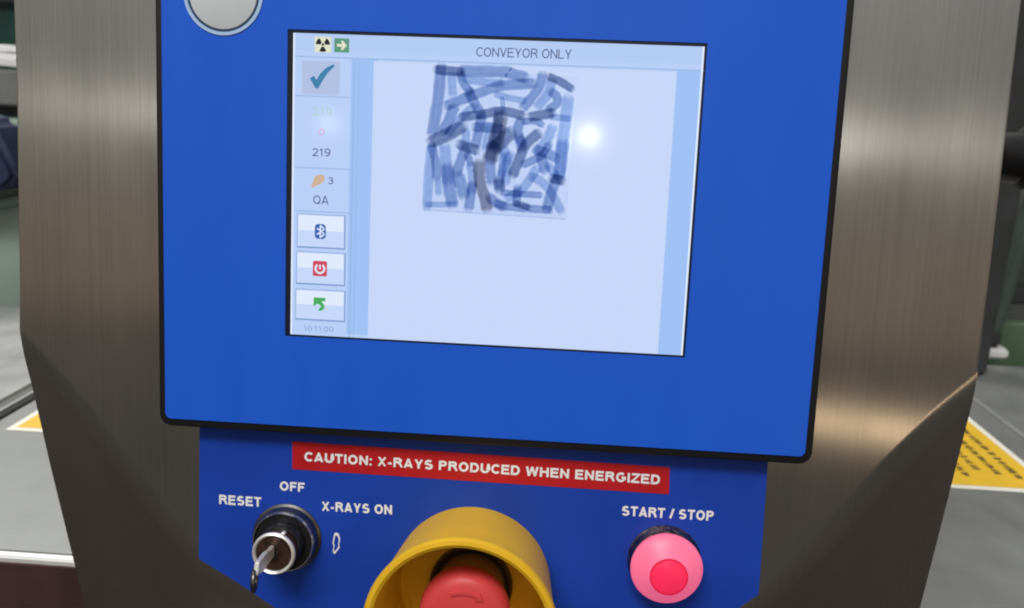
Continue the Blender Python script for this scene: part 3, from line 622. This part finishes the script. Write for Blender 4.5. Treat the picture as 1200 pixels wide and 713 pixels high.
TONE = {'l': clear('marker_pale', (.42, .52, .70), ink=True), 'm': clear('marker_mid', (.28, .37, .57), ink=True), 'd': clear('marker_dark', (.17, .23, .38), ink=True), 'b': clear('marker_brownish', (.25, .25, .30), ink=True)}
for i, (wd, tn, pts) in enumerate(D['strokes']):
    obj('marker_stroke', ribbon(pts, wd * 1.38, .26 + i * .006, 'marker_stroke', jit=.07, soft=True), TONE[tn], film)

# ================================================================== key in the switch
key = thing('small_key', 'small flat steel key standing edge-on in the key switch', 'key', (0, 0, BASE_Z), (-TILT, 0, 0))
def key_plate(prof, x, th, name):
    """outline of (z, w) extruded in x: a flat key standing out of the lock"""
    bm = bmesh.new()
    a_ = [bm.verts.new(L(x - th / 2, z_, w_)) for z_, w_ in prof]; b_ = [bm.verts.new(L(x + th / 2, z_, w_)) for z_, w_ in prof]
    n = len(prof); bm.faces.new(a_); bm.faces.new(b_[::-1])
    for i in range(n): bm.faces.new((a_[i], b_[i], b_[(i + 1) % n], a_[(i + 1) % n]))
    bmesh.ops.recalc_face_normals(bm, faces=bm.faces)
    bmesh.ops.bevel(bm, geom=list(bm.edges), offset=.0003, segments=2, affect='EDGES')
    return fin(bm, name, True, 50)
kx0 = kc[0] - .6; kz0 = kc[1] + 1.2
obj('key_blade', key_plate([(kz0 + 2.6, 10.4), (kz0 + 2.6, 15), (kz0 + 3.6, 20), (kz0 + 3.2, 29), (kz0 - 2.0, 31), (kz0 - 3.4, 24), (kz0 - 2.6, 17), (kz0 - 2.6, 10.4)], kx0, 1.9, 'key_blade'), material('worn_nickel', (.85, .83, .78), .36, .6, noise=.15, nscale=400), key)
bm = bmesh.new()
R1, R2 = 4.2, 1.1
for i in range(32):
    for j in range(8):
        a_ = 2 * math.pi * i / 32; b_ = 2 * math.pi * j / 8
        rr = R1 + R2 * math.cos(b_)
        bm.verts.new(L(kx0 - 1.0 + R2 * math.sin(b_) + .22 * rr * math.sin(a_), kz0 - 4.6 + rr * math.cos(a_), 29 + rr * math.sin(a_)))
bm.verts.ensure_lookup_table()
for i in range(32):
    for j in range(8):
        bm.faces.new((bm.verts[i * 8 + j], bm.verts[((i + 1) % 32) * 8 + j], bm.verts[((i + 1) % 32) * 8 + (j + 1) % 8], bm.verts[i * 8 + (j + 1) % 8]))
obj('split_ring', fin(bm, 'split_ring', True), DARKSTEEL, key)

# ================================================================== machine bed behind the console (world, metres)
def wbox(x0, x1, y0, y1, z0, z1, name='box', bev=0.0):
    bm = bmesh.new(); bmesh.ops.create_cube(bm, size=1)
    for v in bm.verts: v.co = Vector(((x0 + x1) / 2 + v.co.x * (x1 - x0), (y0 + y1) / 2 + v.co.y * (y1 - y0), (z0 + z1) / 2 + v.co.z * (z1 - z0)))
    if bev: bmesh.ops.bevel(bm, geom=list(bm.edges), offset=bev, segments=3, affect='EDGES')
    return fin(bm, name, bool(bev), 40)
TZ = BASE_Z - .2989                 # top of the bed
bed = thing('conveyor_bed', 'grey stainless machine bed with yellow warning labels behind the console', 'conveyor', (.091, .3, 0))
def bl(me): 
    for v in me.vertices: v.co -= Vector((.091, .3, 0))
    return me
obj('top_plate', bl(wbox(-.338, .528, .0645, .545, TZ - .03, TZ, 'top_plate', .0015)), BED, bed)
SIDEC = brushed('side_cover_stainless', (.38, .39, .38), .42, .3, grain=(500, 7, 500), streak=.05, blotch=.05, metal=.4)
obj('side_cover', bl(wbox(-1.4, -.3445, .067, .543, TZ - .03, TZ + .009, 'side_cover', .006)), SIDEC, bed)
obj('side_cover', bl(wbox(.531, 1.6, .067, .543, TZ - .03, TZ + .0015, 'side_cover', .001)), BED, bed)
obj('rubber_seal', bl(wbox(-.3448, -.3378, .0645, .545, TZ - .02, TZ + .0015, 'rubber_seal', .001)), BLACK, bed)
obj('seam_edge', bl(wbox(.5275, .5315, .064, .545, TZ - .02, TZ + .0022, 'seam_edge', .0006)), SIDEC, bed)
obj('front_edge', bl(wbox(-1.4, 1.6, .0575, .0635, TZ - .0035, TZ + .0012, 'front_edge', .0010)), material('polished_edge', (.85, .85, .84), .35, .3), bed)
obj('front_panel', bl(wbox(-1.4, 1.6, .0585, .0635, .25, TZ - .004, 'front_panel', .0006)), brushed('front_panel_stainless', (.42, .25, .25), .40, .3, grain=(7, 500, 500), streak=.08), bed)
LW = material('label_white_border', (.82, .80, .70), .45); LY = material('label_yellow', (.80, .50, .035), .42, noise=.04, nscale=60); LB = material('label_black_print', (.09, .06, .03), .5)
def label_on_bed(x0, x1, y0, y1, mark, lab):
    o = obj('warning_label', bl(wbox(x0, x1, y0, y1, TZ + .0003, TZ + .0006, 'label')), LW, bed, lab)
    b = .0058
    obj('yellow_field', bl(wbox(x0 + b, x1 - b, y0 + b, y1 - b, TZ + .0007, TZ + .0009, 'label')), LY, o)
    bm = bmesh.new(); random.seed(9)
    for k in range(5):
        xx = (x1 - .020 - k * .0135) if mark > 0 else (x0 + .020 + k * .0135)
        y = y0 + .022 + .006 * (k % 3)
        while y < y1 - .02:
            ln = random.uniform(.004, .011)
            q = [(xx - .0035, y), (xx + .0035, y + .001), (xx + .003, y + ln), (xx - .0032, y + ln - .001)]
            # one word: a few separate strokes
            yy = y
            while yy < y + ln:
                h_ = random.uniform(.0016, .0034); tt = random.uniform(.0008, .0016)
                vs = [bm.verts.new((xx + a_ - .091, yy + b_ - .3, TZ + .0011)) for a_, b_ in ((-h_, 0), (h_, random.uniform(-.0006, .0006)), (h_, tt), (-h_, tt))]
                bm.faces.new(vs); yy += tt + random.uniform(.0004, .0012)
            y += ln + random.uniform(.002, .004)
    obj('small_print', fin(bm, 'small_print'), LB, o)
label_on_bed(.412, .5015, .2295, .392, 1, 'yellow warning label with rows of black print and white border')
label_on_bed(-.320, -.232, .2285, .392, -1, 'yellow warning label mostly hidden behind the console')

# ================================================================== factory floor and what stands beyond
FLOOR = material('floor_paint', (.034, .024, .017), .34, spec=.6, noise=.25, nscale=1.3, bump=.1, bscale=30)
bm = bmesh.new()
for q in ((-40, -40), (40, -40), (40, 40), (-40, 40)): bm.verts.new((q[0], q[1], 0))
bm.faces.new(bm.verts)
obj('floor', fin(bm, 'floor'), FLOOR, kind='structure')
GRN = material('grey_green_paint', (.12, .165, .135), .5, noise=.12, nscale=9)
GRND = material('dark_green_paint', (.012, .055, .045), .4, noise=.3, nscale=20)
GREY = material('grey_machine_paint', (.17, .175, .17), .45, noise=.12, nscale=12)
DKG = material('charcoal_paint', (.03, .033, .035), .45, noise=.2, nscale=20)
NAVY = material('navy_fabric', (.012, .018, .065), .7, noise=.3, nscale=60)
PAPER = material('paper_white', (.72, .72, .72), .6)

m1 = thing('side_table', 'grey steel worktable with dark underside, left behind the console', 'table', (-.85, .95, 0))
def sh(me, o):
    for v in me.vertices: v.co -= o.location
    return me
Z = BASE_Z
obj('table_top', sh(wbox(-1.5, -.56, .70, 1.1, Z - .066, Z - .0195, 'table_top', .003), m1), GREY, m1)
obj('under_rail', sh(wbox(-1.5, -.565, .715, 1.08, Z - .079, Z - .0665, 'under_rail', .002), m1), DKG, m1)
for xx, yy in ((-.95, .80), (-1.4, .80), (-.95, 1.04), (-1.4, 1.04)):
    obj('leg', sh(wbox(xx - .02, xx + .02, yy - .02, yy + .02, .0, Z - .0795, 'leg', .002), m1), GREY, m1)
for k in range(3):
    bm = bmesh.new(); n = 10; z0 = Z - .0185 + k * .0105
    vs = []
    for i in range(n + 1):
        t_ = i / n; xx = -.86 + .285 * t_; zz = z0 + .006 * math.sin(t_ * 3 + k) + .004 * k * t_
        vs.append([bm.verts.new((xx, .72 + .012 * k, zz)), bm.verts.new((xx, .96, zz + .004)), bm.verts.new((xx, .96, zz + .0115)), bm.verts.new((xx, .72 + .012 * k, zz + .0075))])
    for A, B in zip(vs, vs[1:]):
        for q in range(4): bm.faces.new((A[q], A[(q + 1) % 4], B[(q + 1) % 4], B[q]))
    bm.faces.new(vs[0]); bm.faces.new(vs[-1])
    tag(obj('paper_bundle', fin(bm, 'paper_bundle'), PAPER), ['bottom white sheaf of paper on the worktable, touching its top', 'middle white sheaf of paper, second up on the worktable', 'top white sheaf of paper on the worktable, nothing on it'][k], 'paper', 'sheaves of paper on the worktable')
m2 = thing('green_machine', 'dark green machine cabinet standing behind the papers at left', 'machine', (-1.1, 1.5, 0))
obj('cabinet', sh(wbox(-1.9, -.78, 1.30, 1.9, 0, Z + .26, 'cabinet', .01), m2), GRND, m2)
obj('top_rail', sh(wbox(-1.9, -.76, 1.28, 1.299, Z + .105, Z + .16, 'top_rail', .004), m2), DKG, m2)
obj('indicator', sh(wbox(-.90, -.874, 1.27, 1.299, Z + .045, Z + .075, 'indicator', .008), m2), PAPER, m2, 'small pale round indicator')
obj('label_plate', sh(wbox(-.93, -.902, 1.289, 1.299, Z + .012, Z + .024, 'label_plate', .001), m2), GRN, m2)
m3 = obj('partition_panel', wbox(-2.2, -.50, .665, .69, .0, Z - .0800, 'partition_panel', .004), material('pale_grey_green_paint', (.30, .38, .33), .5, noise=.12, nscale=9))
tag(m3, 'grey green painted low partition panel behind the worktable', 'partition')
bm = bmesh.new()
pr = [(-.80, Z - .070), (-.60, Z - .070), (-.568, Z - .080), (-.543, Z - .138), (-.545, Z - .150), (-.56, Z - .162), (-.80, Z - .19)]
a_ = [bm.verts.new((x_, .60, z_)) for x_, z_ in pr]; b_ = [bm.verts.new((x_, .655, z_)) for x_, z_ in pr]
bm.faces.new(a_); bm.faces.new(b_[::-1])
for i in range(len(pr)): bm.faces.new((a_[i], b_[i], b_[(i + 1) % len(pr)], a_[(i + 1) % len(pr)]))
bmesh.ops.recalc_face_normals(bm, faces=bm.faces); bmesh.ops.bevel(bm, geom=list(bm.edges), offset=.008, segments=3, affect='EDGES')
tag(obj('navy_bag', fin(bm, 'navy_bag', True, 50), NAVY), 'dark navy bag in front of the grey green partition at left', 'bag')
def pipe(p, q, r_, name, seg=20):
    p, q = Vector(p), Vector(q); d_ = q - p; bm = bmesh.new()
    bmesh.ops.create_cone(bm, cap_ends=True, segments=seg, radius1=r_, radius2=r_, depth=d_.length)
    mt = d_.to_track_quat('Z', 'Y').to_matrix().to_4x4(); mt.translation = (p + q) / 2
    bmesh.ops.transform(bm, matrix=mt, verts=bm.verts)
    return fin(bm, name, True, 50)
tag(obj('coiled_hose', pipe((-.90, .640, Z - .262), (-.545, .640, Z - .172), .008, 'coiled_hose'), GRN), 'pale grey green hose lying along the partition', 'hose')

# right hand side
m4 = thing('guard_frame', 'dark upright frame of the neighbouring machine at the right edge', 'frame', (.62, .62, 0))
obj('post', sh(wbox(.5345, .575, .50, .54, TZ + .0025, Z + .30, 'post', .003), m4), DKG, m4)
obj('cross_rail', sh(wbox(.50, 1.2, .545, .575, Z - .012, Z + .028, 'cross_rail', .003), m4), GREY, m4)
obj('cross_rail', sh(wbox(.50, 1.2, .548, .58, Z - .075, Z - .02, 'cross_rail', .003), m4), GREY, m4)
obj('back_panel', sh(wbox(.45, 1.3, .72, .74, 0, Z + .32, 'back_panel', .004), m4), GREY, m4)
m5 = thing('pneumatic_strut', 'grey green diagonal tube with white foot seen past the right edge of the console', 'strut', (.60, .56, 0))
obj('tube', sh(pipe((.628, .565, Z - .08), (.604, .565, Z - .272), .010, 'tube'), m5), material('slate_green_paint', (.06, .085, .07), .4, noise=.15, nscale=30), m5)
obj('foot', sh(wbox(.588, .622, .55, .585, Z - .293, Z - .281, 'foot', .003), m5), PAPER, m5)
obj('clamp', sh(wbox(.594, .612, .552, .580, Z - .2805, Z - .262, 'clamp', .003), m5), DKG, m5)
m6 = thing('valve_block', 'dark valve block with a bent hose beside the diagonal tube at right', 'valve', (.60, .64, 0))
obj('block', sh(wbox(.575, .612, .62, .66, Z - .225, Z - .165, 'block', .004), m6), DKG, m6)
obj('fitting', sh(pipe((.60, .615, Z - .120), (.60, .64, Z - .120), .007, 'fitting'), m6), PAPER, m6)
obj('hose', sh(pipe((.590, .64, Z - .165), (.618, .64, Z - .10), .006, 'hose'), m6), DKG, m6)
obj('bracket', sh(wbox(.63, .70, .62, .66, Z - .245, Z - .225, 'bracket', .003), m6), DKG, m6)
m7 = obj('green_skirt_panel', wbox(.45, 1.4, .600, .615, .3, Z - .262, 'green_skirt_panel', .003), material('moss_green_paint', (.09, .15, .085), .5, noise=.15, nscale=12))
tag(m7, 'low mossy green panel along the back edge of the bed at right', 'panel')
